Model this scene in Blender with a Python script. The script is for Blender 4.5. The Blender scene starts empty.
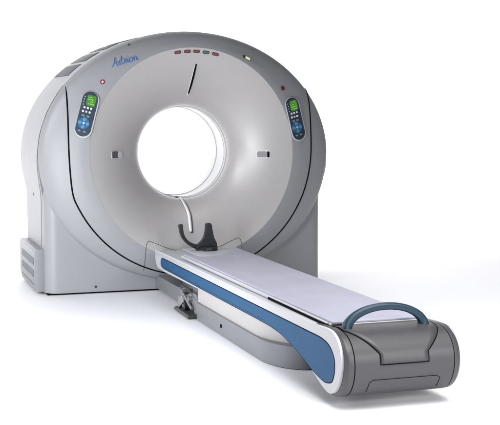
import bpy, bmesh, math, random
from mathutils import Vector
random.seed(4)
PI = math.pi
sc = bpy.context.scene
col = sc.collection

# ------------------------------------------------------------------ camera
TH = math.radians(18.6); FPX = 1158.0; PITCH = math.atan((212.5-107)/FPX)
cd = bpy.data.cameras.new('camera'); cam = bpy.data.objects.new('camera', cd); col.objects.link(cam)
cam.location = (-2.29, -8.18, 1.35)
cam.rotation_euler = (PI/2-PITCH, 0, -TH)
cd.sensor_width = 36; cd.lens = 36*FPX*math.cos(PITCH)/500
cd.clip_end = 200; cd.clip_start = .1
sc.camera = cam

# ------------------------------------------------------------------ world, lamps, exposure
w = bpy.data.worlds.new('World'); sc.world = w; w.use_nodes = True
bg = w.node_tree.nodes['Background']; bg.inputs[0].default_value = (.95, .97, 1, 1); bg.inputs[1].default_value = .06
sc.view_settings.view_transform = 'Standard'; sc.view_settings.look = 'None'
sc.view_settings.exposure = 0; sc.view_settings.gamma = 1

def area(name, loc, aim, sx, sy, power, color=(1, 1, 1), spread=180):
    l = bpy.data.lights.new(name, 'AREA'); l.shape = 'RECTANGLE'; l.size = sx; l.size_y = sy
    l.energy = power; l.color = color; l.spread = math.radians(spread)
    o = bpy.data.objects.new(name, l); col.objects.link(o); o.location = loc
    d = Vector(aim)-Vector(loc)
    o.rotation_euler = d.to_track_quat('-Z', 'Y').to_euler()
    return o
area('overhead_floor_fill', (1.2, 3.9, 4.8), (1.2, 3.9, 0), 14, 3, 345, (1, .99, .99), 112)  # added lamp to whiten the floor; no overhead source is known
area('couch_fill', (.5, -3.4, 5.2), (.4, -3.3, 0), 7.5, 3.2, 64, (.97, .98, 1), 66)  # added lamp above the couch to brighten pad and nearby floor
area('foreground_floor_fill', (.3, -6.6, 5.0), (.3, -5.0, 0), 8, 3.0, 135, (.98, .98, 1), 62)  # added lamp to lift the floor shadow in front of the foot end
area('side_softbox', (-4.8, -1.7, 3.0), (.2, .1, 1.1), 1.8, 2.2, 135, (.96, .975, 1))
area('near_side_softbox', (-2.35, -2.25, .75), (-.95, .0, .5), .8, 1.3, 60, (.94, .965, 1))
area('low_front_fill', (1.6, -8.2, 2.2), (.4, -4.1, 0), 2.5, 1.2, 16, (.98, .98, 1), 45)  # added low fill that softens the shadow under the foot end
area('backdrop_fill', (0, 2.6, 5.6), (0, 6.3, 1.2), 14, 2, 430, (1, 1, 1), 100)  # added lamp that only whitens the backdrop

# ------------------------------------------------------------------ materials
def mat(name, rgb, rough=.5, metal=0, coat=0, noise=.03, nscale=14, bump=0, bscale=300, spec=.5, emis=None, estr=0):
    m = bpy.data.materials.new(name); m.use_nodes = True
    nt = m.node_tree; b = nt.nodes['Principled BSDF']
    b.inputs['Roughness'].default_value = rough; b.inputs['Metallic'].default_value = metal
    b.inputs['Coat Weight'].default_value = coat; b.inputs['Coat Roughness'].default_value = .2
    b.inputs['Specular IOR Level'].default_value = spec
    tc = nt.nodes.new('ShaderNodeTexCoord')
    n = nt.nodes.new('ShaderNodeTexNoise'); n.inputs['Scale'].default_value = nscale; n.inputs['Detail'].default_value = 6
    nt.links.new(tc.outputs['Object'], n.inputs['Vector'])
    r = nt.nodes.new('ShaderNodeValToRGB')
    r.color_ramp.elements[0].position = .3; r.color_ramp.elements[1].position = .7
    r.color_ramp.elements[0].color = tuple(c*(1-noise) for c in rgb)+(1,)
    r.color_ramp.elements[1].color = tuple(min(1, c*(1+noise)) for c in rgb)+(1,)
    nt.links.new(n.outputs['Fac'], r.inputs['Fac']); nt.links.new(r.outputs['Color'], b.inputs['Base Color'])
    mr = nt.nodes.new('ShaderNodeMapRange'); mr.inputs['To Min'].default_value = max(0, rough-.05); mr.inputs['To Max'].default_value = rough+.05
    nt.links.new(n.outputs['Fac'], mr.inputs['Value']); nt.links.new(mr.outputs['Result'], b.inputs['Roughness'])
    if bump:
        n2 = nt.nodes.new('ShaderNodeTexNoise'); n2.inputs['Scale'].default_value = bscale; n2.inputs['Detail'].default_value = 3
        nt.links.new(tc.outputs['Object'], n2.inputs['Vector'])
        bp = nt.nodes.new('ShaderNodeBump'); bp.inputs['Strength'].default_value = bump; bp.inputs['Distance'].default_value = .002
        nt.links.new(n2.outputs['Fac'], bp.inputs['Height']); nt.links.new(bp.outputs['Normal'], b.inputs['Normal'])
    if emis:
        b.inputs['Emission Color'].default_value = emis+(1,); b.inputs['Emission Strength'].default_value = estr
    return m
M = {}
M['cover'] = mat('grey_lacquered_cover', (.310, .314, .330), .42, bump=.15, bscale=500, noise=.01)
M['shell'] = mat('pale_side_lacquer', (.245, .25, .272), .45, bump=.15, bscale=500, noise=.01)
M['funnel'] = mat('silver_grey_paint', (.475, .458, .452), .36, metal=.12, bump=.2, bscale=600, noise=.01)
M['black'] = mat('black_gap', (.004, .004, .005), .9, spec=.1)
M['rubber'] = mat('black_moulded_plastic', (.012, .013, .017), .42, bump=.2)
M['white'] = mat('white_plastic', (.50, .50, .52), .4, noise=.015)
M['mylar'] = mat('white_bore_liner', (.62, .62, .63), .35, noise=.01)
M['bezel'] = mat('light_bezel', (.50, .51, .55), .35)
M['blue'] = mat('blue_inset_plastic', (.012, .078, .180), .55, bump=.25, bscale=350, noise=.05, spec=.22)
M['handle'] = mat('dark_teal_handle', (.005, .032, .058), .36, noise=.06)
M['sheet'] = mat('lavender_vinyl', (.375, .37, .45), .6, bump=.7, bscale=70, noise=.06, nscale=5)
M['ledge'] = mat('pale_grey_ledge', (.50, .50, .54), .5, noise=.03)
M['grey'] = mat('mid_grey_plastic', (.056, .055, .0585), .42, bump=.25, bscale=420, noise=.03)
M['base'] = mat('grey_base_paint', (.18, .183, .198), .42, bump=.2, noise=.03)
M['skirt'] = mat('off_white_skirt', (.43, .415, .41), .6, noise=.02, nscale=8)
M['steel'] = mat('brushed_steel', (.42, .42, .43), .32, metal=.8, noise=.1, nscale=40)
M['grille'] = mat('vent_grille_grey', (.11, .115, .14), .6)
M['slat'] = mat('vent_slat', (.19, .20, .235), .5)
M['panelface'] = mat('smoked_panel_face', (.034, .052, .075), .28, noise=.1)
M['lcd'] = mat('green_display', (.04, .13, .02), .3, emis=(.10, .34, .04), estr=.35)
M['lcdtext'] = mat('display_digits', (.2, .5, .1), .4, emis=(.35, .75, .2), estr=.4)
M['keywhite'] = mat('white_key', (.75, .76, .78), .4)
M['litwhite'] = mat('lit_slot_white', (.88, .88, .88), .4)
M['keygrey'] = mat('grey_key', (.16, .20, .27), .4)
M['keyblue'] = mat('blue_key', (.03, .12, .24), .3)
M['keyblue2'] = mat('light_blue_key', (.09, .25, .42), .3)
M['red'] = mat('red_lens', (.25, .030, .045), .3)
M['green'] = mat('green_lens', (.01, .20, .10), .3)
M['lime'] = mat('pale_lime_lens', (.62, .75, .40), .3, emis=(.6, .8, .35), estr=.5)
M['logo'] = mat('blue_print', (.07, .17, .40), .5)
M['slot'] = mat('slot_glass', (.72, .73, .75), .25)
M['seam'] = mat('fine_seam', (.10, .10, .105), .6)
M['notchseam'] = mat('hairline_seam', (.055, .045, .045), .6)
M['windowdark'] = mat('dark_window_recess', (.085, .085, .09), .4)
M['windowgrey'] = mat('grey_window_glass', (.27, .275, .28), .3)
M['screw'] = mat('dark_screw', (.05, .045, .045), .5)
def bigmat(name, rgb):
    m = mat(name, rgb, .55, noise=.008, nscale=.8, bump=.05, bscale=60); return m
M['floor'] = bigmat('white_studio_paper', (.86, .86, .885))
M['wall'] = bigmat('white_studio_backdrop', (.9, .9, .9))

# ------------------------------------------------------------------ helpers
def tag(o, label=None, cat=None, group=None, kind=None):
    for k, v in (('label', label), ('category', cat), ('group', group), ('kind', kind)):
        if v: o[k] = v
    return o
def empty(name, loc=(0, 0, 0)):
    o = bpy.data.objects.new(name, None); col.objects.link(o); o.location = loc; o.empty_display_size = .1
    return o
def link(name, bm, m, parent=None, smooth=True, sharp=35):
    me = bpy.data.meshes.new(name)
    bmesh.ops.recalc_face_normals(bm, faces=bm.faces[:])
    bm.to_mesh(me); bm.free()
    me.materials.append(M[m] if isinstance(m, str) else m)
    o = bpy.data.objects.new(name, me); col.objects.link(o)
    if smooth:
        me.shade_smooth()
        try: me.set_sharp_from_angle(angle=math.radians(sharp))
        except Exception: pass
    if parent:
        o.parent = parent; bpy.context.view_layer.update()
        o.matrix_parent_inverse = parent.matrix_world.inverted()
    return o
def catmull(pts, n=8, closed=False):
    P = [Vector(p) for p in pts]; out = []
    N = len(P); rng = N if closed else N-1
    for i in range(rng):
        if closed: a, b, c, d = P[(i-1) % N], P[i], P[(i+1) % N], P[(i+2) % N]
        else: a, b, c, d = P[max(i-1, 0)], P[i], P[i+1], P[min(i+2, N-1)]
        for k in range(n):
            t = k/n
            out.append(.5*((2*b)+(c-a)*t+(2*a-5*b+4*c-d)*t*t+(3*b-a-3*c+d)*t**3))
    if not closed: out.append(P[-1])
    return out
def loft(rings, closed=True, cap0=False, cap1=False, bm=None):
    bm = bm or bmesh.new()
    V = [[bm.verts.new(p) for p in r] for r in rings]
    n = len(rings[0])
    for a, b in zip(V, V[1:]):
        for i in range(n if closed else n-1):
            j = (i+1) % n
            try: bm.faces.new((a[i], a[j], b[j], b[i]))
            except ValueError: pass
    if cap0: bm.faces.new(V[0])
    if cap1: bm.faces.new(V[-1])
    return bm
def tube(pts, r, bm=None, seg=8, r2=None, caps=True, up=None):
    P = [Vector(p) for p in pts]; rings = []
    ref = Vector(up) if up else Vector((.13, .9, .21)).normalized()
    for i, p in enumerate(P):
        d = (P[min(i+1, len(P)-1)]-P[max(i-1, 0)]).normalized()
        a = d.cross(ref)
        if a.length < 1e-4: a = d.cross(Vector((1, 0, 0)))
        a.normalize(); b = a.cross(d).normalized()
        ra = r(i/(len(P)-1)) if callable(r) else r
        rb = (r2(i/(len(P)-1)) if callable(r2) else r2) if r2 is not None else ra
        rings.append([p+a*ra*math.cos(2*PI*k/seg)+b*rb*math.sin(2*PI*k/seg) for k in range(seg)])
    return loft(rings, True, caps, caps, bm)
def box(x0, x1, y0, y1, z0, z1, bev=0, bm=None, seg=3):
    b2 = bmesh.new()
    bmesh.ops.create_cube(b2, size=1)
    for v in b2.verts:
        v.co = Vector((x0+(v.co.x+.5)*(x1-x0), y0+(v.co.y+.5)*(y1-y0), z0+(v.co.z+.5)*(z1-z0)))
    if bev: bmesh.ops.bevel(b2, geom=b2.edges[:], offset=bev, segments=seg, profile=.5, affect='EDGES')
    if bm is None: return b2
    me = bpy.data.meshes.new('tmp'); b2.to_mesh(me); b2.free(); bm.from_mesh(me); bpy.data.meshes.remove(me)
    return bm
def prism(poly, f0, f1, bev=0):
    """poly = list of 2D points, f0/f1 map them to the two faces"""
    bm = loft([[f0(p) for p in poly], [f1(p) for p in poly]], True, True, True)
    if bev:
        fs = [f for f in bm.faces if len(f.verts) > 4]
        es = list({e for f in fs for e in f.edges})
        bmesh.ops.bevel(bm, geom=es, offset=bev, segments=3, profile=.5, affect='EDGES')
    return bm

# ------------------------------------------------------------------ the setting
prof = [(-14, 0), (4.2, 0)] + [(4.2+1.8*math.sin(a), 1.8-1.8*math.cos(a)) for a in [PI/2*i/16 for i in range(1, 17)]] + [(6.0, 9)]
bm = loft([[(x, y, z) for x in (-14, 14)] for y, z in prof[:2]], closed=False)
tag(link('floor', bm, 'floor', smooth=False), kind='structure')
bm = loft([[(x, y, z) for x in (-14, 14)] for y, z in prof[1:]], closed=False)
tag(link('backdrop', bm, 'wall'), kind='structure')

# ------------------------------------------------------------------ scanner gantry
gantry = empty('scanner_gantry', (0, .5, 0))
tag(gantry, 'large grey ring-shaped scanner with a round white bore and side control panels', 'scanner')
ZC = 1.015; RR = .765; RB = .347; YRIM = -.105; YB = .22; YEDGE = .06
def ray_circle(c, s, a, b, cz):
    # distance from (0,ZC) along (c,s) to ellipse centre (0,cz)
    h = ZC-cz
    A = c*c/a/a+s*s/b/b; B = 2*h*s/b/b; C_ = h*h/b/b-1
    return (-B+math.sqrt(B*B-4*A*C_))/(2*A)
def r_out(phi):
    c, s = math.cos(phi), math.sin(phi)
    e1 = ray_circle(c, s, 1.108, .92, .985); e2 = ray_circle(c, s, 1.117, 1.117, 1.085)
    k = 160
    return -math.log(math.exp(-k*e1)+math.exp(-k*e2))/k
KT = [(0, -.105), (.05, -.1035), (.22, -.094), (.46, -.070), (.68, -.043), (.84, -.014), (.94, .016), (1.0, .06)]
def y_ring(t):
    t = max(0, min(1, t))
    for (a, ya), (b, yb) in zip(KT, KT[1:]):
        if t <= b:
            u = (t-a)/(b-a); 
            i = KT.index((a, ya))
            sl = lambda j: (KT[min(j+1, len(KT)-1)][1]-KT[max(j-1, 0)][1])/(KT[min(j+1, len(KT)-1)][0]-KT[max(j-1, 0)][0])
            m0, m1 = sl(i)*(b-a), sl(i+1)*(b-a)
            if i == 0: m0 = 0
            return (2*u**3-3*u*u+1)*ya+(u**3-2*u*u+u)*m0+(-2*u**3+3*u*u)*yb+(u**3-u*u)*m1
    return YEDGE
def y_fun(r):
    s = max(0, min(1, (RR-r)/(RR-RB)))
    return YRIM+(YB-YRIM)*(.30*s+.70*(1-math.sqrt(max(0, 1-s**2.2))))
def S(x, z):
    r = math.hypot(x, z-ZC)
    if r <= RR: return y_fun(r)
    ro = r_out(math.atan2(z-ZC, x))
    return y_ring((r-RR)/(ro-RR))
def SN(x, z):
    e = .004
    n = Vector(((S(x+e, z)-S(x-e, z))/(2*e), -1, (S(x, z+e)-S(x, z-e))/(2*e)))
    return n.normalized()
def surf(x, z, off=0):
    return Vector((x, S(x, z), z))+SN(x, z)*off
NP = 384
phis = [2*PI*i/NP for i in range(NP)]
# outer ring cover
ts = [-.006, 0, .01, .03, .06]+[.06+.94*i/44 for i in range(1, 45)]
rings = []
for t in ts:
    rings.append([(math.cos(p)*(RR+t*(r_out(p)-RR)), y_ring(t), ZC+math.sin(p)*(RR+t*(r_out(p)-RR))) for p in phis])
bm = loft(rings)
bmesh.ops.bisect_plane(bm, geom=bm.verts[:]+bm.edges[:]+bm.faces[:], plane_co=(0, 0, .006), plane_no=(0, 0, -1), clear_outer=True)
front = link('front_cover', bm, 'cover', gantry)
# funnel
rings = []
for i in range(57):
    s = i/56; s = 1-(1-s)**1.5
    r = RR-(RR-RB)*s
    y = y_fun(r)
    rings.append([(math.cos(p)*r, y, ZC+math.sin(p)*r) for p in phis])
funnel = link('bore_funnel', loft(rings), 'funnel', gantry)
# bore liner and rear funnel
R_ = []
for y, r in [(.222, .346), (.228, .342), (.262, .342), (.263, .338), (.30, .338), (.301, .342), (.46, .342), (.461, .338), (.50, .338), (.501, .342), (.66, .342), (.675, .346)]:
    R_.append([(math.cos(p)*r, y, ZC+math.sin(p)*r) for p in phis])
link('bore_liner', loft(R_), 'mylar', gantry)
R_ = []
for i in range(25):
    s = i/24; r = .346+.41*(1-math.cos(s*PI/2)); y = .675+.32*math.sin(s*PI/2)
    R_.append([(math.cos(p)*r, y, ZC+math.sin(p)*r) for p in phis])
link('rear_funnel', loft(R_), 'bezel', gantry)
# rear housing outline
def half_width(z):
    e = 1.108*math.sqrt(max(0, 1-((z-.985)/.92)**2))
    if z >= 1.0: return e
    k = 55
    return max(1.066, math.log(math.exp(k*(e-1))+math.exp(k*.066))/k+1-.004*math.exp(-((z-.735)/.1)**2))
outline = []
zs = [.012+.96*i/48 for i in range(49)]
outline += [(half_width(z), z) for z in zs]
N2 = 90; A0_ = 0
for i in range(0, 2*N2+1):
    a = A0_+(PI-2*A0_)*i/(2*N2); outline.append((1.1075*math.cos(a), .985+.9192*math.sin(a)))
outline += [(-half_width(z), z) for z in reversed(zs)]
def polar_out():
    # resample the outline by angle about (0,ZC)
    pts = [(math.atan2(z-ZC, x), x, z) for x, z in outline]
    return pts
def off_ring(d, y):
    # crude inward offset of the outline toward its centre
    out = []
    n = len(outline)
    for i, (x, z) in enumerate(outline):
        x0, z0 = outline[max(i-1, 0)]; x1, z1 = outline[min(i+1, n-1)]
        tx, tz = x1-x0, z1-z0; L = math.hypot(tx, tz)
        nx, nz = -tz/L, tx/L
        out.append((x+nx*d, y(z) if callable(y) else y, z+nz*d))
    return out
YBK = 1.0
def y_front(z, add=0):
    u = max(0, min(1, (z-.66)/.22)); return .145-.078*u*u*(3-2*u)+add
rings = [off_ring(.10, y_front), off_ring(.02, y_front), off_ring(.004, y_front), off_ring(.0, lambda z: y_front(z, .004)), off_ring(0, YBK-.03)]
for i in range(1, 7):
    a = PI/2*i/6; rings.append(off_ring(.03*(1-math.cos(a)), YBK-.03+.03*math.sin(a)))
hole = []
for (x, z) in outline:
    a = math.atan2(z-ZC, x); hole.append((.756*math.cos(a), YBK-.004, ZC+.756*math.sin(a)))
rings.append(hole)
bm = loft(rings, closed=False)
# close the flat underside of the outline
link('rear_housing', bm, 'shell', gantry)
# lower front base panel with rounded upright corners
rings = []
zb = [.012, .016, .03]+[.03+.80*i/30 for i in range(1, 31)]
for z in zb:
    hw = half_width(z)-(.004 if z == .012 else 0)-.002; u = max(0, min(1, (z-.66)/.18)); yf = .055+.05*u*u*(3-2*u)+(.004 if z == .012 else 0); r = .085
    ring = [(-hw, .17, z)]
    for i in range(9):
        a = PI/2*i/8; ring.append((-hw+r*(1-math.cos(a)), yf+r*(1-math.sin(a)), z))
    for i in range(1, 60): ring.append((-hw+r+(2*hw-2*r)*i/60, yf, z))
    for i in range(9):
        a = PI/2*(1-i/8); ring.append((hw-r*(1-math.cos(a)), yf+r*(1-math.sin(a)), z))
    ring.append((hw, .17, z))
    rings.append(ring)
bm = loft(rings, closed=False)
bmesh.ops.delete(bm, geom=[f for f in bm.faces if all(math.hypot(v.co.x, v.co.z-1.05) < .97 for v in f.verts)], context='FACES')
link('base_panel', bm, 'cover', gantry)
link('plinth_shadow_line', box(-1.05, 1.05, .075, .95, 0.001, .014), 'black', gantry)  # black inset stands in for the shadow line under the base
# cooling box on the left flank
bm = prism([(.14, .02), (.14, .325), (.98, .325), (1.0, .30), (1.0, .09), (.90, .02)],
           lambda p: (-1.05, p[0], p[1]), lambda p: (-1.125, p[0], p[1]), .014)
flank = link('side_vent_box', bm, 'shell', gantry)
for z0 in (.205, .115):
    g = box(-1.1275, -1.12, .22, .86, z0, z0+.052, .002)
    go = link('vent_grille', g, 'grille', flank)
    bm = bmesh.new()
    for k in range(6): box(-1.129, -1.126, .225, .855, z0+.004+k*.0082, z0+.008+k*.0082, 0, bm)
    link('vent_slats', bm, 'slat', go)
link('slot', box(-1.1262, -1.12, .2, .90, .060, .068, 0), 'seam', flank)
# seams -------------------------------------------------------------
def outer_pt(x, y):
    z = .985+.9192*math.sqrt(max(0, 1-(x/1.1075)**2)); return Vector((x, y, z))
def on_surface(pts, off=0.0):
    return [surf(x, z, off) for x, z in pts]
seam = [(-.913, 1.500), (-.9115, 1.475), (-.908, 1.445), (-.906, 1.41), (-.904, 1.37), (-.902, 1.3), (-.903, 1.15), (-.905, 1.0)]
for i in range(2, 37):
    a = PI*1.06+PI*.88*i/38
    seam.append((.93*math.cos(a), 1.05+.93*math.sin(a)))
seam = [(max(-.908, min(.925, x*(1.012 if x < 0 else 1))), z) for x, z in seam]
seam += [(.925, .92), (.926, 1.1), (.926, 1.2), (.925, 1.3), (.924, 1.38), (.922, 1.44), (.918, 1.492)]
sp = catmull([(x, z, 0) for x, z in seam], 6)
for _ in range(20): sp = [sp[0]]+[(sp[i-1]+sp[i]*2+sp[i+1])/4 for i in range(1, len(sp)-1)]+[sp[-1]]
pts = [surf(p.x, p.y, -.0015) for p in sp]
link('front_seam', tube(pts, lambda t: .0064 if t > .04 else .0022+.0042*t/.04, seg=8), 'black', gantry)
# thin line that carries the left cover edge over the shoulder
pts = [surf(-.933, 1.46, .001), surf(-.945, 1.44, .001)]
def side_pt(z, y): return Vector((-half_width(z)-.0005, y, z))
pts = [outer_pt(-.913, .10)]+[side_pt(z, y) for z, y in ((1.452, .078), (1.40, .071), (1.34, .070), (1.286, .070), (1.2, .070), (1.134, .070), (1.05, .070), (.978, .072), (.92, .078), (.87, .092), (.81, .125), (.756, .158), (.70, .185), (.64, .20), (.56, .21), (.46, .22), (.335, .225))]
link('side_seam', tube(catmull(pts, 3), .0022, seg=6), 'seam', gantry)
# notch lines in the lower front where the couch docks
pts = [(-.365, .16), (-.366, .25), (-.364, .34), (-.345, .385), (-.30, .372), (-.2, .33), (-.1, .303), (0, .298), (.1, .303), (.2, .33), (.3, .372), (.345, .385), (.364, .34), (.366, .25), (.365, .16)]
pts = [surf(p.x, p.y, .0002) for p in catmull([(x, z, 0) for x, z in pts], 5)]
link('docking_seam', tube(pts, .0019, seg=6), 'notchseam', gantry)

# top grilles on the shoulder
def cyl_pt(a, y, off=0):
    x, z = 1.1075*math.cos(a), .985+.9192*math.sin(a)
    n = Vector((math.cos(a)/1.108, 0, math.sin(a)/.92)).normalized()
    return Vector((x, y, z))+n*off
def patch_cyl(a0, a1, y0, y1, off, n=12):
    return loft([[cyl_pt(a0+(a1-a0)*i/n, y, off) for i in range(n+1)] for y in (y0, y1)], closed=False)
for a0, a1 in ((132.3, 139.5), (123.4, 129.9), (115, 120.6), (106.5, 112.5), (71, 77.5), (63, 69.5), (54.5, 61.5), (45.5, 53)):
    A0, A1 = math.radians(a0), math.radians(a1)
    g = link('top_grille', patch_cyl(A0, A1, .29, .94, .0035), 'grille', gantry)
    sm = g.modifiers.new('s', 'SOLIDIFY'); sm.thickness = .004
    bm = bmesh.new()
    for k in range(17):
        y = .30+k*.0370
        loft([[cyl_pt(A0+(A1-A0)*i/8, yy, .005) for i in range(9)] for yy in (y, y+.018)], closed=False, bm=bm)
    link('grille_slats', bm, 'slat', g)

# small round things ------------------------------------------------
def frame_at(x, z, tilt=0):
    n = SN(x, z); up = Vector((0, 0, 1)); u = (up-n*up.dot(n)).normalized(); r = u.cross(n).normalized()
    if r.x < 0: r = -r
    c, s = math.cos(tilt), math.sin(tilt)
    return Vector((x, S(x, z), z)), r*c-u*s, u*c+r*s, n
def disc(F, r, h0, h1, cx=0, cy=0, sx=1, seg=20, bev=None, bm=None):
    o, a, b, n = F
    bv = bev if bev is not None else min(.002, (h1-h0)*.4)
    rings = []
    for rr, h in ((r, h0), (r, h1-bv), (r-bv, h1)):
        rings.append([o+a*(cx+rr*sx*math.cos(2*PI*k/seg))+b*(cy+rr*math.sin(2*PI*k/seg))+n*h for k in range(seg)])
    return loft(rings, True, True, True, bm)
def rrect(F, cx, cy, w_, h_, r, h0, h1, bev=.001, bm=None):
    o, a, b, n = F; rings = []
    for d, hh in ((0, h0), (0, h1-bev), (bev, h1)):
        ring = []
        for (qx, qy, a0) in ((1, 1, 0), (-1, 1, 90), (-1, -1, 180), (1, -1, 270)):
            for k in range(7):
                an = math.radians(a0+15*k); rr = max(.0003, r-d)
                ring.append(o+a*(cx+qx*(w_/2-r)+rr*math.cos(an))+b*(cy+qy*(h_/2-r)+rr*math.sin(an))+n*hh)
        rings.append(ring)
    return loft(rings, True, True, True, bm)
def ringband(F, r0, r1, h0, h1, seg=24):
    o, a, b, n = F; rings = []
    for rr, h in ((r1, h0), (r1, h1), (r0, h1), (r0, h0)):
        rings.append([o+a*rr*math.cos(2*PI*k/seg)+b*rr*math.sin(2*PI*k/seg)+n*h for k in range(seg)])
    return loft(rings)

# five indicator lamps above the bore
for x, mname in ((-.118, 'red'), (-.046, 'red'), (.022, 'red'), (.094, 'green'), (.164, 'red')):
    rz = .738; z = ZC+math.sqrt(rz*rz-x*x)
    F = frame_at(x, z, math.atan2(x, z-ZC))
    s = link('indicator_lamp', rrect(F, 0, 0, .052, .024, .0115, -.004, .0025), 'screw', gantry)
    link('lens', rrect(F, 0, .001, .040, .013, .006, 0, .005), mname, s)
    if mname == 'green': s['label'] = 'green indicator lamp, fourth of the row above the bore'
# lime status window
F = frame_at(.405, 1.712, math.radians(27))
s = link('status_window', rrect(F, 0, 0, .062, .026, .006, -.004, .002), 'screw', gantry)
link('lens', rrect(F, .010, 0, .038, .020, .004, 0, .004), 'lime', s)
# emergency buttons: red ring with pale centre
for x, z in ((-.664, 1.529), (.690, 1.492)):
    F = frame_at(x, z)
    s = link('stop_button', ringband(F, .0105, .0175, -.004, .003), 'red', gantry)
    link('button_cap', disc(F, .0108, -.003, .002), 'bezel' if x < 0 else 'screw', s)
# screws
for x, z in ((-.703, .05), (-.455, 1.796)):
    if z < 1: F = (Vector((x, .054, z)), Vector((1, 0, 0)), Vector((0, 0, 1)), Vector((0, -1, 0)))
    else: F = frame_at(x, z)
    link('screw', disc(F, .0095, -.003, .0025), 'screw', gantry)
F = (Vector((-1.069, .56, .70)), Vector((0, 1, 0)), Vector((0, 0, 1)), Vector((-1, 0, 0)))
link('screw', disc(F, .014, -.006, .003), 'screw', gantry)

# laser slots
def strip(pts, wd, off, name, m, parent):
    out = []
    n = len(pts)
    for i, (x, z) in enumerate(pts):
        x0, z0 = pts[max(0, i-1)]; x1, z1 = pts[min(n-1, i+1)]
        L = math.hypot(x1-x0, z1-z0); tx, tz = (x1-x0)/L, (z1-z0)/L
        wv = wd(i/(n-1)) if callable(wd) else wd
        out.append([surf(x-tz*wv/2, z+tx*wv/2, off), surf(x, z, off+.0006), surf(x+tz*wv/2, z-tx*wv/2, off)])
    bm = loft(out, closed=False)
    o = link(name, bm, m, parent)
    md = o.modifiers.new('s', 'SOLIDIFY'); md.thickness = .004; md.offset = 0
    return o
up = [(.026-.028*i/14, 1.664-.225*i/14) for i in range(15)]
ls = strip(up, lambda t: .020*math.sin(PI*(.08+.84*t))**.5, .0015, 'laser_slot', 'slot', gantry)
strip([p for p in up[:-1]], lambda t: .015*math.sin(PI*(.12+.76*t))**.4, .0045, 'slot_opening', 'black', ls)
lo = [(p.x, p.y) for p in catmull([(-.024, .668, 0), (-.007, .60, 0), (-.001, .56, 0), (-.003, .51, 0), (-.006, .470, 0), (-.006, .430, 0)], 4)]
ls = strip(lo, lambda t: .030*math.sin(PI*(.2+.6*t))**.6, .003, 'laser_slot', 'seam', gantry)  # dark right margin is the thin shadow beside the strip, put in as colour
strip([(x-.005, z) for x, z in lo[:-1]], lambda t: .024*math.sin(PI*(.2+.6*t))**.6, .0075, 'slot_glass', 'litwhite', ls)  # slot catching the light, its brightness painted in as white
for sgn, wx in ((-1, -.553), (1, .558)):
    F = frame_at(wx, 1.012 if sgn < 0 else 1.0, 0)
    s = link('laser_window', rrect(F, 0, 0, .108, .060, .012, -.01, .0022), 'slot' if sgn > 0 else 'funnel', gantry)
    if sgn < 0:
        link('window_recess', rrect(F, -.018, 0, .058, .048, .010, 0, .0034), 'windowdark', s)
        link('window_glass', rrect(F, .024, 0, .040, .046, .018, 0, .0052), 'bezel', s)
    else:
        link('window_glass', rrect(F, -.010, 0, .074, .046, .012, 0, .0034), 'windowgrey', s)
        link('window_recess', rrect(F, .038, 0, .018, .046, .006, 0, .0052), 'black', s)
# dark dot at the bottom lip of the bore
F = (Vector((-.045, .235, ZC-.340)), Vector((1, 0, 0)), Vector((0, 1, 0)), Vector((0, 0, 1)))
link('bore_marker', disc(F, .012, -.004, .006), 'screw', gantry)

# control panels
def control_panel(x, z, tilt, sg, label):
    F = frame_at(x, z, tilt)
    o, a, b, n = F; F = (o+n*.002, a, b, n)
    W, H = .112, .322
    p = link('control_panel', rrect(F, .004, -.003, W+.011, H+.011, (W+.011)/2-.0006, -.030, .004, .003), 'bezel', gantry)
    p['label'] = label
    link('panel_face', rrect(F, 0, 0, W, H, W/2-.0006, 0, .006, .001), 'panelface', p)
    def k(name, cx, cy, w_, h_, r, m, h=.0095):
        return link(name, rrect(F, cx, cy, w_, h_, r, .004, h, .0012), m, p)
    d = k('display', .010, .098, .064, .078, .014, 'lcd', .0075)
    bm = bmesh.new()
    for r_ in range(4):
        for c_ in range(5):
            if random.random() < .8: rrect(F, -.013+c_*.0105, .121-r_*.0155, .0075, .0035+.004*random.random(), .001, .0070, .0084, .0003, bm)
    link('digits', bm, 'lcdtext', d)
    for i in range(4): k('indicator_key', -.040, .120-.019*i, .006, .006, .0026, 'keywhite')
    for r_ in range(2):
        for c_ in range(3): k('key', -.026+.024*c_-.004*r_, .044-.028*r_, .014, .014, .004, 'keywhite' if (r_, c_) != (1, 1) else 'bezel')
    for c_ in (-1, 1): k('key', -.004+.0175*c_, -.014, .024, .014, .006, 'keygrey')
    dl = link('dial', disc(F, .043, .004, .0095, -.005, -.066, seg=32), 'keyblue', p)
    bm = bmesh.new()
    for q in range(4):
        an = PI/2*q; disc(F, .013, .008, .0115, -.005+.027*math.cos(an), -.066+.027*math.sin(an), bm=bm)
    link('arrow_keys', bm, 'keyblue2', dl)
    link('centre_key', disc(F, .009, .008, .0125, -.005, -.066), 'bezel' , dl)
    k('key', -.002, -.032, .012, .010, .004, 'keywhite')
    for c_ in (-1, 1): k('key', -.005+.018*c_, -.124, .022, .013, .006, 'keygrey')
control_panel(-.781, 1.302, math.radians(14), -1, 'left oval control panel with green display, in bright light')
control_panel(.786, 1.266, math.radians(-13), 1, 'right oval control panel with green display, in shade')

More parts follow.
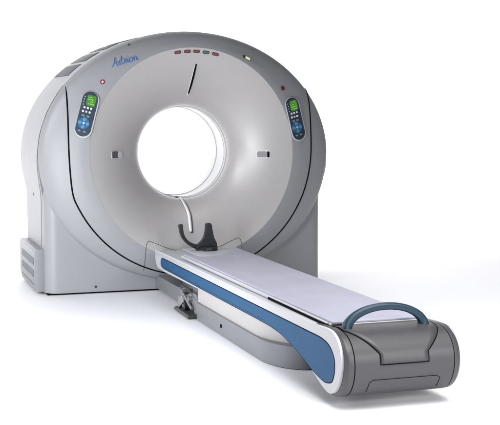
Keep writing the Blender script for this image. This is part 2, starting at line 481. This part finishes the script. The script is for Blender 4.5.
# blue script lettering on the upper left of the ring
strokes = [
 [(0, 0), (.10, .18), (.26, .55), (.38, 1.0), (.40, .6), (.42, 0.02), (.46, -.02)], [(.08, .30), (.3, .38), (.55, .42)],            # A
 [(.56, .10), (.68, .45), (.70, .52), (.66, .38), (.74, .18), (.70, .0), (.56, .02)],                                              # s
 [(.78, .42), (.88, .62), (.98, 1.0), (.90, .5), (.90, .08), (1.0, .02), (1.08, .16)], [(.82, .62), (1.12, .66)],                    # t
 [(1.08, .16), (1.28, .34), (1.30, .50), (1.20, .50), (1.14, .26), (1.20, .04), (1.36, .12)],                                      # e
 [(1.36, .12), (1.46, .46), (1.44, .10), (1.52, .03), (1.60, .16)], [(1.49, .68), (1.51, .74)],                                      # i
 [(1.76, .50), (1.62, .40), (1.60, .12), (1.72, .0), (1.84, .14), (1.84, .40), (1.76, .50), (1.92, .44)],                          # o
 [(1.96, .44), (1.99, .20), (1.97, .0), (2.03, .30), (2.16, .48), (2.22, .36), (2.20, .08), (2.28, .0), (2.40, .14)],              # n
]
bm = bmesh.new()
ct, st = math.cos(math.radians(17)), math.sin(math.radians(17))
for sk in strokes:
    P = []
    for q in catmull([(x, y, 0) for x, y in sk], 5):
        u = (q.x+.16*q.y)*.080; v = q.y*.060
        P.append(surf(-.590+u*ct-v*st, 1.632+u*st+v*ct, .001))
    tube(P, .0030, bm, 6)
link('lettering', bm, 'logo', gantry)

# ------------------------------------------------------------------ patient table
CX = -.03
table = empty('patient_table', (CX, -1.9, 0))
tag(table, 'long low couch with blue-striped white side and grey rounded foot end', 'scanner table')
# foot profile, outside loop in (y,z)
fp = [(-3.20, .338), (-3.32, .348), (-3.43, .350), (-3.52, .330), (-3.578, .282), (-3.600, .215), (-3.588, .145), (-3.545, .085), (-3.475, .052), (-3.40, .048), (-3.30, .072), (-3.15, .135), (-3.02, .178), (-2.88, .205)]
FP = [(p.x, p.y) for p in catmull([(y, z, 0) for y, z in fp], 6)]
def foot_rings(x0, x1, inset_steps, FPp):
    rings = []
    cy, cz = -3.35, .2
    n = len(FPp)
    def offs(d):
        out = []
        for i, (y, z) in enumerate(FPp):
            y0, z0 = FPp[max(i-1, 0)]; y1, z1 = FPp[min(i+1, n-1)]
            ty, tz = y1-y0, z1-z0; L = math.hypot(ty, tz)
            out.append((y-tz/L*d*1.0, z+ty/L*d*1.0))
        return out
    for x, d in inset_steps:
        rings.append([(x, y, z) for y, z in offs(d)])
    return rings
def off_prof(d):
    out = []; n = len(FP)
    for i, (y, z) in enumerate(FP):
        y0, z0 = FP[max(i-1, 0)]; y1, z1 = FP[min(i+1, n-1)]
        ty, tz = y1-y0, z1-z0; L = math.hypot(ty, tz)
        out.append((y+tz/L*d, z-ty/L*d))   # d>0 moves outward for this winding
    return out
chk = off_prof(.01)
sgn = 1 if min(p[0] for p in chk) < min(p[0] for p in FP) else -1
def OP(d): return off_prof(d*sgn)
xl, xr = -.300, .268
steps = [(xl, -.010), (xl+.004, -.004), (xl+.012, 0), (xl+.036, 0), (xl+.037, -.004), (xl+.040, -.004), (xl+.041, .001), ((xl+xr)/2, .001),
         (xr-.041, .001), (xr-.040, -.004), (xr-.037, -.004), (xr-.036, 0), (xr-.016, -.001), (xr-.005, -.009), (xr, -.020)]
bm = loft([[(x, y, z) for y, z in OP(d)] for x, d in steps], closed=True, cap0=True, cap1=True)
foot = link('foot_housing', bm, 'grey', table)
for x in (xl+.0385, xr-.0385):
    link('band_seam', tube([(x, y, z) for y, z in OP(-.0005)[3:62]], .0016, seg=6), 'black', foot)
# z -> y on the front of the foot
def prof_seg(i0, i1, d): return OP(d)[i0:i1]
P1 = OP(.0025)
def front_index(z):
    best = min(range(12, 50), key=lambda i: abs(FP[i][1]-z)+(0 if FP[i][0] < -3.3 else 1)); return best
iz_top = 9
i_flap = min(range(20, 45), key=lambda i: abs(FP[i][1]-.214))
i_tab = min(range(20, 45), key=lambda i: abs(FP[i][1]-.262))
rows = []; left = []; right = []
for i in range(7, i_flap+1):
    y, z = P1[i]
    if i <= i_tab:
        u = (i-7)/(i_tab-7)
        if u < .35: hl = -.262+.01*u; hr = .205
        else:
            q = (u-.35)/.65; hl = -.2585+(.2585-.138)*q; hr = .205-(.205-.100)*q**1.5
    else: hl, hr = -.138, .100
    left.append((hl, y, z)); right.append((hr, y, z))
    rows.append([(hl+(hr-hl)*k/10, y, z) for k in range(11)])
lid = link('foot_lid', loft(rows, closed=False), 'grey', table)
md = lid.modifiers.new('s', 'SOLIDIFY'); md.thickness = .003; md.offset = 0
edge = left+[(left[-1][0]+(right[-1][0]-left[-1][0])*k/8, left[-1][1], left[-1][2]-.001) for k in range(1, 8)]+right[::-1]
link('lid_seam', tube(edge[3:-3], .0030, seg=6), 'black', lid)
# lower access panel
i0 = min(range(25, 55), key=lambda i: abs(FP[i][1]-.150)+(0 if FP[i][0] < -3.4 else 1)); i1 = min(range(i0, 60), key=lambda i: abs(FP[i][1]-.088)+(0 if FP[i][0] < -3.4 else 1))
PP = OP(.0018)
loop = [(-.185, PP[i1][0], PP[i1][1])]+[(-.185+(.02 if i == i0 else 0), PP[i][0], PP[i][1]) for i in range(i1, i0-1, -1)]+[(.165-(.02), PP[i0][0], PP[i0][1])]+[(.165, PP[i][0], PP[i][1]) for i in range(i0+1, i1+1)]
link('access_panel_seam', tube(loop, .0014, seg=6), 'black', foot)

# side panels
top_line = [(-3.20, .3425), (-2.4, .3405), (-1.4, .3385), (-.5, .3375), (-.23, .3365)]
head = [(-.185, .334), (-.162, .325), (-.165, .30), (-.19, .25), (-.225, .222), (-.27, .210)]
bot = [(-.45, .208), (-1.2, .216), (-1.9, .226), (-2.45, .230), (-2.66, .228), (-2.80, .2175)]
curve = catmull([(y, z, 0) for y, z in [(-3.26, .3440), (-3.40, .351), (-3.475, .342), (-3.535, .305), (-3.563, .250), (-3.560, .180), (-3.530, .115), (-3.48, .074), (-3.43, .060), (-3.37, .068), (-3.28, .098), (-3.14, .150), (-2.98, .193), (-2.85, .2155)]], 6)
side = [(p.x, p.y) for p in curve]
side += [(y, z) for y, z in reversed(bot)][0:0]
hd = catmull([(y, z, 0) for y, z in head], 4)
side_poly = [(p.x, p.y) for p in curve]+[(y, z) for y, z in bot[::-1]][1:]+[(p.x, p.y) for p in hd][::-1]+top_line[::-1][0:]
# order: top foot -> round -> bottom toward head -> head -> back along top
bl = [(-2.66, .2285), (-2.45, .230), (-1.9, .226), (-1.2, .216), (-.45, .208)]
side_poly = [(p.x, p.y) for p in curve]+bl+[(p.x, p.y) for p in hd][::-1]+[(-.5, .3375), (-1.4, .3385), (-2.4, .3405), (-3.15, .3425)]
blue = catmull([(y, z, 0) for y, z in [(-3.20, .300), (-3.33, .299), (-3.43, .282), (-3.49, .235), (-3.497, .175), (-3.47, .122), (-3.42, .103), (-3.35, .100), (-3.22, .122), (-3.08, .160), (-2.92, .192), (-2.78, .2135), (-2.62, .2225)]], 6)
blue = [(p.x, p.y) for p in blue]+[(-2.4, .224), (-1.4, .224), (-.42, .226)]+[(-.36, .232), (-.335, .247), (-.330, .268), (-.345, .290), (-.38, .300), (-.43, .302)]+[(-1.4, .301), (-2.5, .300)]
def grow(poly, d):
    n = len(poly); A = sum(poly[i][0]*poly[(i+1) % n][1]-poly[(i+1) % n][0]*poly[i][1] for i in range(n))
    s = 1 if A > 0 else -1; out = []
    for i, (y, z) in enumerate(poly):
        y0, z0 = poly[i-1]; y1, z1 = poly[(i+1) % n]; ty, tz = y1-y0, z1-z0; L = math.hypot(ty, tz) or 1
        out.append((y+s*tz/L*d, z-s*ty/L*d))
    return out
for xs, xo in ((-.2995, -.3135), (.2675, .2745)):
    poly = side_poly if xs < 0 else grow(side_poly, -.006)
    p = link('side_panel', prism(poly, lambda q: (xs, q[0], q[1]), lambda q: (xo, q[0], q[1]), .005), 'white', table)
    d = -.0016 if xs < 0 else .0016
    e = link('inset_gap', prism(blue, lambda q: (xo-d*.5, q[0], q[1]), lambda q: (xo+d*.5, q[0], q[1])), 'black', p, smooth=False)
    link('blue_inset', prism(grow(blue, -.0045), lambda q: (xo-d*.5, q[0], q[1]), lambda q: (xo+d*1.5, q[0], q[1]), .0006), 'blue', p)
# shallow moulded line low in the blue strip
link('inset_crease', tube([(-.3165, y, .2375) for y in (-.45, -1.0, -1.8, -2.35, -2.55)], .0016, seg=6), 'handle', p if False else table).name = 'inset_crease'

# frame between the panels (top ledge slopes gently)
bm = prism([(-.20, .225), (-.20, .318), (-.24, .330), (-3.22, .336), (-3.22, .20), (-2.9, .21)], lambda q: (-.2990, q[0], q[1]), lambda q: (.2670, q[0], q[1]), .004)
link('table_frame', bm, 'ledge', table)
# moving tabletop: thin white board, hollowed at the head end
bl_, br_ = CX-.236, CX+.236
HY = [(-.27, -.70), (-.250, -.725), (-.225, -.86), (-.15, -.90), (-.05, -.86), (.03, -.77), (.086, -.665), (.14, -.52), (.175, -.41), (.21, -.36)]
def head_y(x):
    for (a, ya), (b, yb) in zip(HY, HY[1:]):
        if x <= b:
            u = max(0, (x-a)/(b-a)); return ya+(yb-ya)*u
    return HY[-1][1]
def board(z0, z1, inset, m, name, parent, yf=-3.345, bev=.003):
    xs_ = [bl_+inset+(br_-bl_-2*inset)*i/28 for i in range(29)]
    poly = [(x, head_y(x)-inset) for x in xs_]+[(br_-inset, yf+inset+.02), (br_-inset-.02, yf+inset), (bl_+inset+.02, yf+inset), (bl_+inset, yf+inset+.02)]
    return link(name, prism(poly, lambda q: (q[0], q[1], z0), lambda q: (q[0], q[1], z1), bev), m, parent)
board(.3385, .3560, 0, 'white', 'tabletop', table)
rail = link('slide_gap', box(bl_-.0025, bl_+.01, -3.34, -2.47, .3372, .3495), 'black', table)
# small black end clips at the foot of the board
link('end_clip', box(bl_-.003, bl_+.045, -3.362, -3.346, .342, .362, .002), 'rubber', table)
link('board_screw', disc((Vector((bl_, -3.30, .3525)), Vector((0, 1, 0)), Vector((0, 0, 1)), Vector((-1, 0, 0))), .005, -.002, .003), 'screw', table)
# head block that carries the headrest
link('head_block', box(CX-.10, CX+.20, -.88, -.23, .331, .341, .004), 'ledge', table)

# headrest: black U cradle
def flatbar(P, th, dp):
    rings = []
    for i, p in enumerate(P):
        d = (P[min(i+1, len(P)-1)]-P[max(i-1, 0)]).normalized()
        nrm = Vector((d.z, 0, -d.x)); t = i/(len(P)-1); h = th(t); D = dp(t)
        ring = []
        for k in range(16):
            a = 2*PI*k/16; cx_, cy_ = math.cos(a), math.sin(a)
            ring.append(p+nrm*h*math.copysign(abs(cx_)**.5, cx_)+Vector((0, D*math.copysign(abs(cy_)**.5, cy_), 0)))
        rings.append(ring)
    return loft(rings, True, True, True)
def slab(poly, yc, th, bev=.003):
    pts = [(p.x, p.y) for p in catmull([(x, z, 0) for x, z in poly], 3, closed=True)]
    return prism(pts, lambda q: (q[0], yc-th, q[1]), lambda q: (q[0], yc+th, q[1]), bev)
hr = link('headrest', slab([(-.186, .528), (-.162, .529), (-.161, .50), (-.156, .468), (-.143, .437), (-.120, .411), (-.090, .393), (-.060, .384), (-.048, .368), (-.052, .350), (-.075, .354), (-.105, .372), (-.135, .396), (-.160, .425), (-.177, .460), (-.184, .495)], -.36, .020), 'rubber', table)
link('headrest_arm', slab([(.013, .530), (.044, .531), (.051, .500), (.058, .465), (.065, .432), (.078, .405), (.088, .378), (.088, .340), (.05, .334), (.0, .334), (-.052, .336), (-.060, .360), (-.048, .382), (-.026, .402), (-.006, .428), (.004, .460), (.010, .495)], -.36, .024, .003), 'rubber', hr)
bm = loft([[(.014+sx*math.cos(2*PI*k/28), -.375+sy*math.sin(2*PI*k/28), z) for k in range(28)] for z, sx, sy in ((.331, .080, .075), (.345, .078, .072), (.362, .066, .055), (.372, .045, .035))], True, True, True)
link('headrest_foot', bm, 'rubber', hr)

# carry handle at the foot
P = catmull([(-.034+.196*math.cos(PI-PI*i/16), -3.425, .336+.108*math.sin(PI*i/16)**.95) for i in range(17)], 4)
hb = flatbar(P, lambda t: .017+.007*abs(2*t-1)**3, lambda t: .015+.012*abs(2*t-1)**4)
link('carry_handle', hb, 'handle', table)

# lifting base under the couch
def rect_round(x0, x1, y0, y1, rf, n=14):
    """plan outline, rounded only at the foot end (y0)"""
    pts = [(x1, y1), (x0, y1)]
    for i in range(n+1):
        a = PI/2*i/n; pts.append((x0+rf*.6*(1-math.cos(a)), y0+rf*(1-math.sin(a))))
    for i in range(n+1):
        a = PI/2*(1-i/n); pts.append((x1-rf*.6*(1-math.cos(a)), y0+rf*(1-math.sin(a))))
    return pts
po = rect_round(-.305, .245, -2.74, -1.21, .32)
bm = prism(po, lambda q: (q[0]*.985, q[1], .004), lambda q: (q[0], q[1], .120), .006)
link('lift_base', bm, 'base', table)
F = (Vector((-.3035, -1.74, .062)), Vector((0, 1, 0)), Vector((0, 0, 1)), Vector((-1, 0, 0)))
link('base_hole', disc(F, .013, -.002, .0035), 'black', table)
po2 = rect_round(-.290, .23, -2.66, -1.19, .36)
rings = []
for k in range(9):
    z = .118+.118*k/8; ins = .004*(k % 2)
    cxm = -.03
    rings.append([((q[0]-cxm)*(1-ins-.02*k/8)+cxm, (q[1]+1.9)*(1-ins*.5-.05*k/8*0)-1.9, z) for q in po2])
link('bellows_skirt', loft(rings, True, True, True), 'skirt', table, sharp=60)
# rear link block between couch and gantry
bm = prism(rect_round(-.255, .2, -.66, .04, .10), lambda q: (q[0], q[1], .018), lambda q: (q[0], q[1], .120), .012)
link('docking_block', bm, 'base', table)
link('carriage_rail', box(-.20, .14, -1.25, -.5, .12, .226, .01), 'steel', table)
link('rail_underside', box(-.27, .21, -1.25, -.25, .196, .23, .004), 'seam', table)
# caster bracket
cb = link('caster_bracket', prism([(-.80, .012), (-1.16, .004), (-1.16, .028), (-.84, .036)], lambda q: (-.345, q[0], q[1]), lambda q: (-.24, q[0], q[1]), .002), 'grey', table)
link('bracket_plate', prism([(-1.13, .03), (-1.165, .03), (-1.19, .13), (-1.16, .16), (-1.05, .155), (-.95, .13), (-1.05, .10)], lambda q: (-.292, q[0], q[1]), lambda q: (-.272, q[0], q[1]), .002), 'base', cb)
link('bracket_plate', prism([(-.86, .035), (-.90, .035), (-.99, .085), (-.96, .125), (-.88, .11)], lambda q: (-.335, q[0], q[1]), lambda q: (-.315, q[0], q[1]), .002), 'steel', cb)
def xcyl(x0, x1, y, z, r, m, name, seg=20):
    F = (Vector((x0, y, z)), Vector((0, 1, 0)), Vector((0, 0, 1)), Vector((1, 0, 0)))
    return link(name, disc(F, r, 0, x1-x0, seg=seg, bev=.003), m, cb)
xcyl(-.325, -.285, -.98, .062, .036, 'rubber', 'caster_wheel')
xcyl(-.330, -.260, -.98, .062, .010, 'steel', 'axle')
xcyl(-.320, -.24, -1.07, .118, .016, 'steel', 'pivot_pin')
xcyl(-.315, -.24, -.90, .138, .020, 'steel', 'pivot_pin')
link('spring_arm', tube([(-.31, -.86, .15), (-.312, -.97, .118), (-.308, -1.12, .060)], .010, seg=10), 'steel', cb)
link('spring_arm', tube([(-.285, -.80, .165), (-.29, -1.00, .165), (-.285, -1.17, .12)], .008, seg=10), 'grey', cb)

# ------------------------------------------------------------------ mattress lying on the board
def pad():
    z0, z1 = .3565, .3665
    xs_ = [bl_+.010+(br_-bl_-.020)*i/28 for i in range(29)]
    poly = [(x, head_y(x)-.012) for x in xs_]+[(br_-.010, -3.325), (br_-.022, -3.338), (bl_+.022, -3.338), (bl_+.010, -3.325)]
    bm = prism(poly, lambda q: (q[0], q[1], z0), lambda q: (q[0], q[1], z1), .003)
    return bm
mt = link('mattress', pad(), 'sheet')
tag(mt, 'thin lavender grey pad lying flat along the top of the couch', 'mattress')
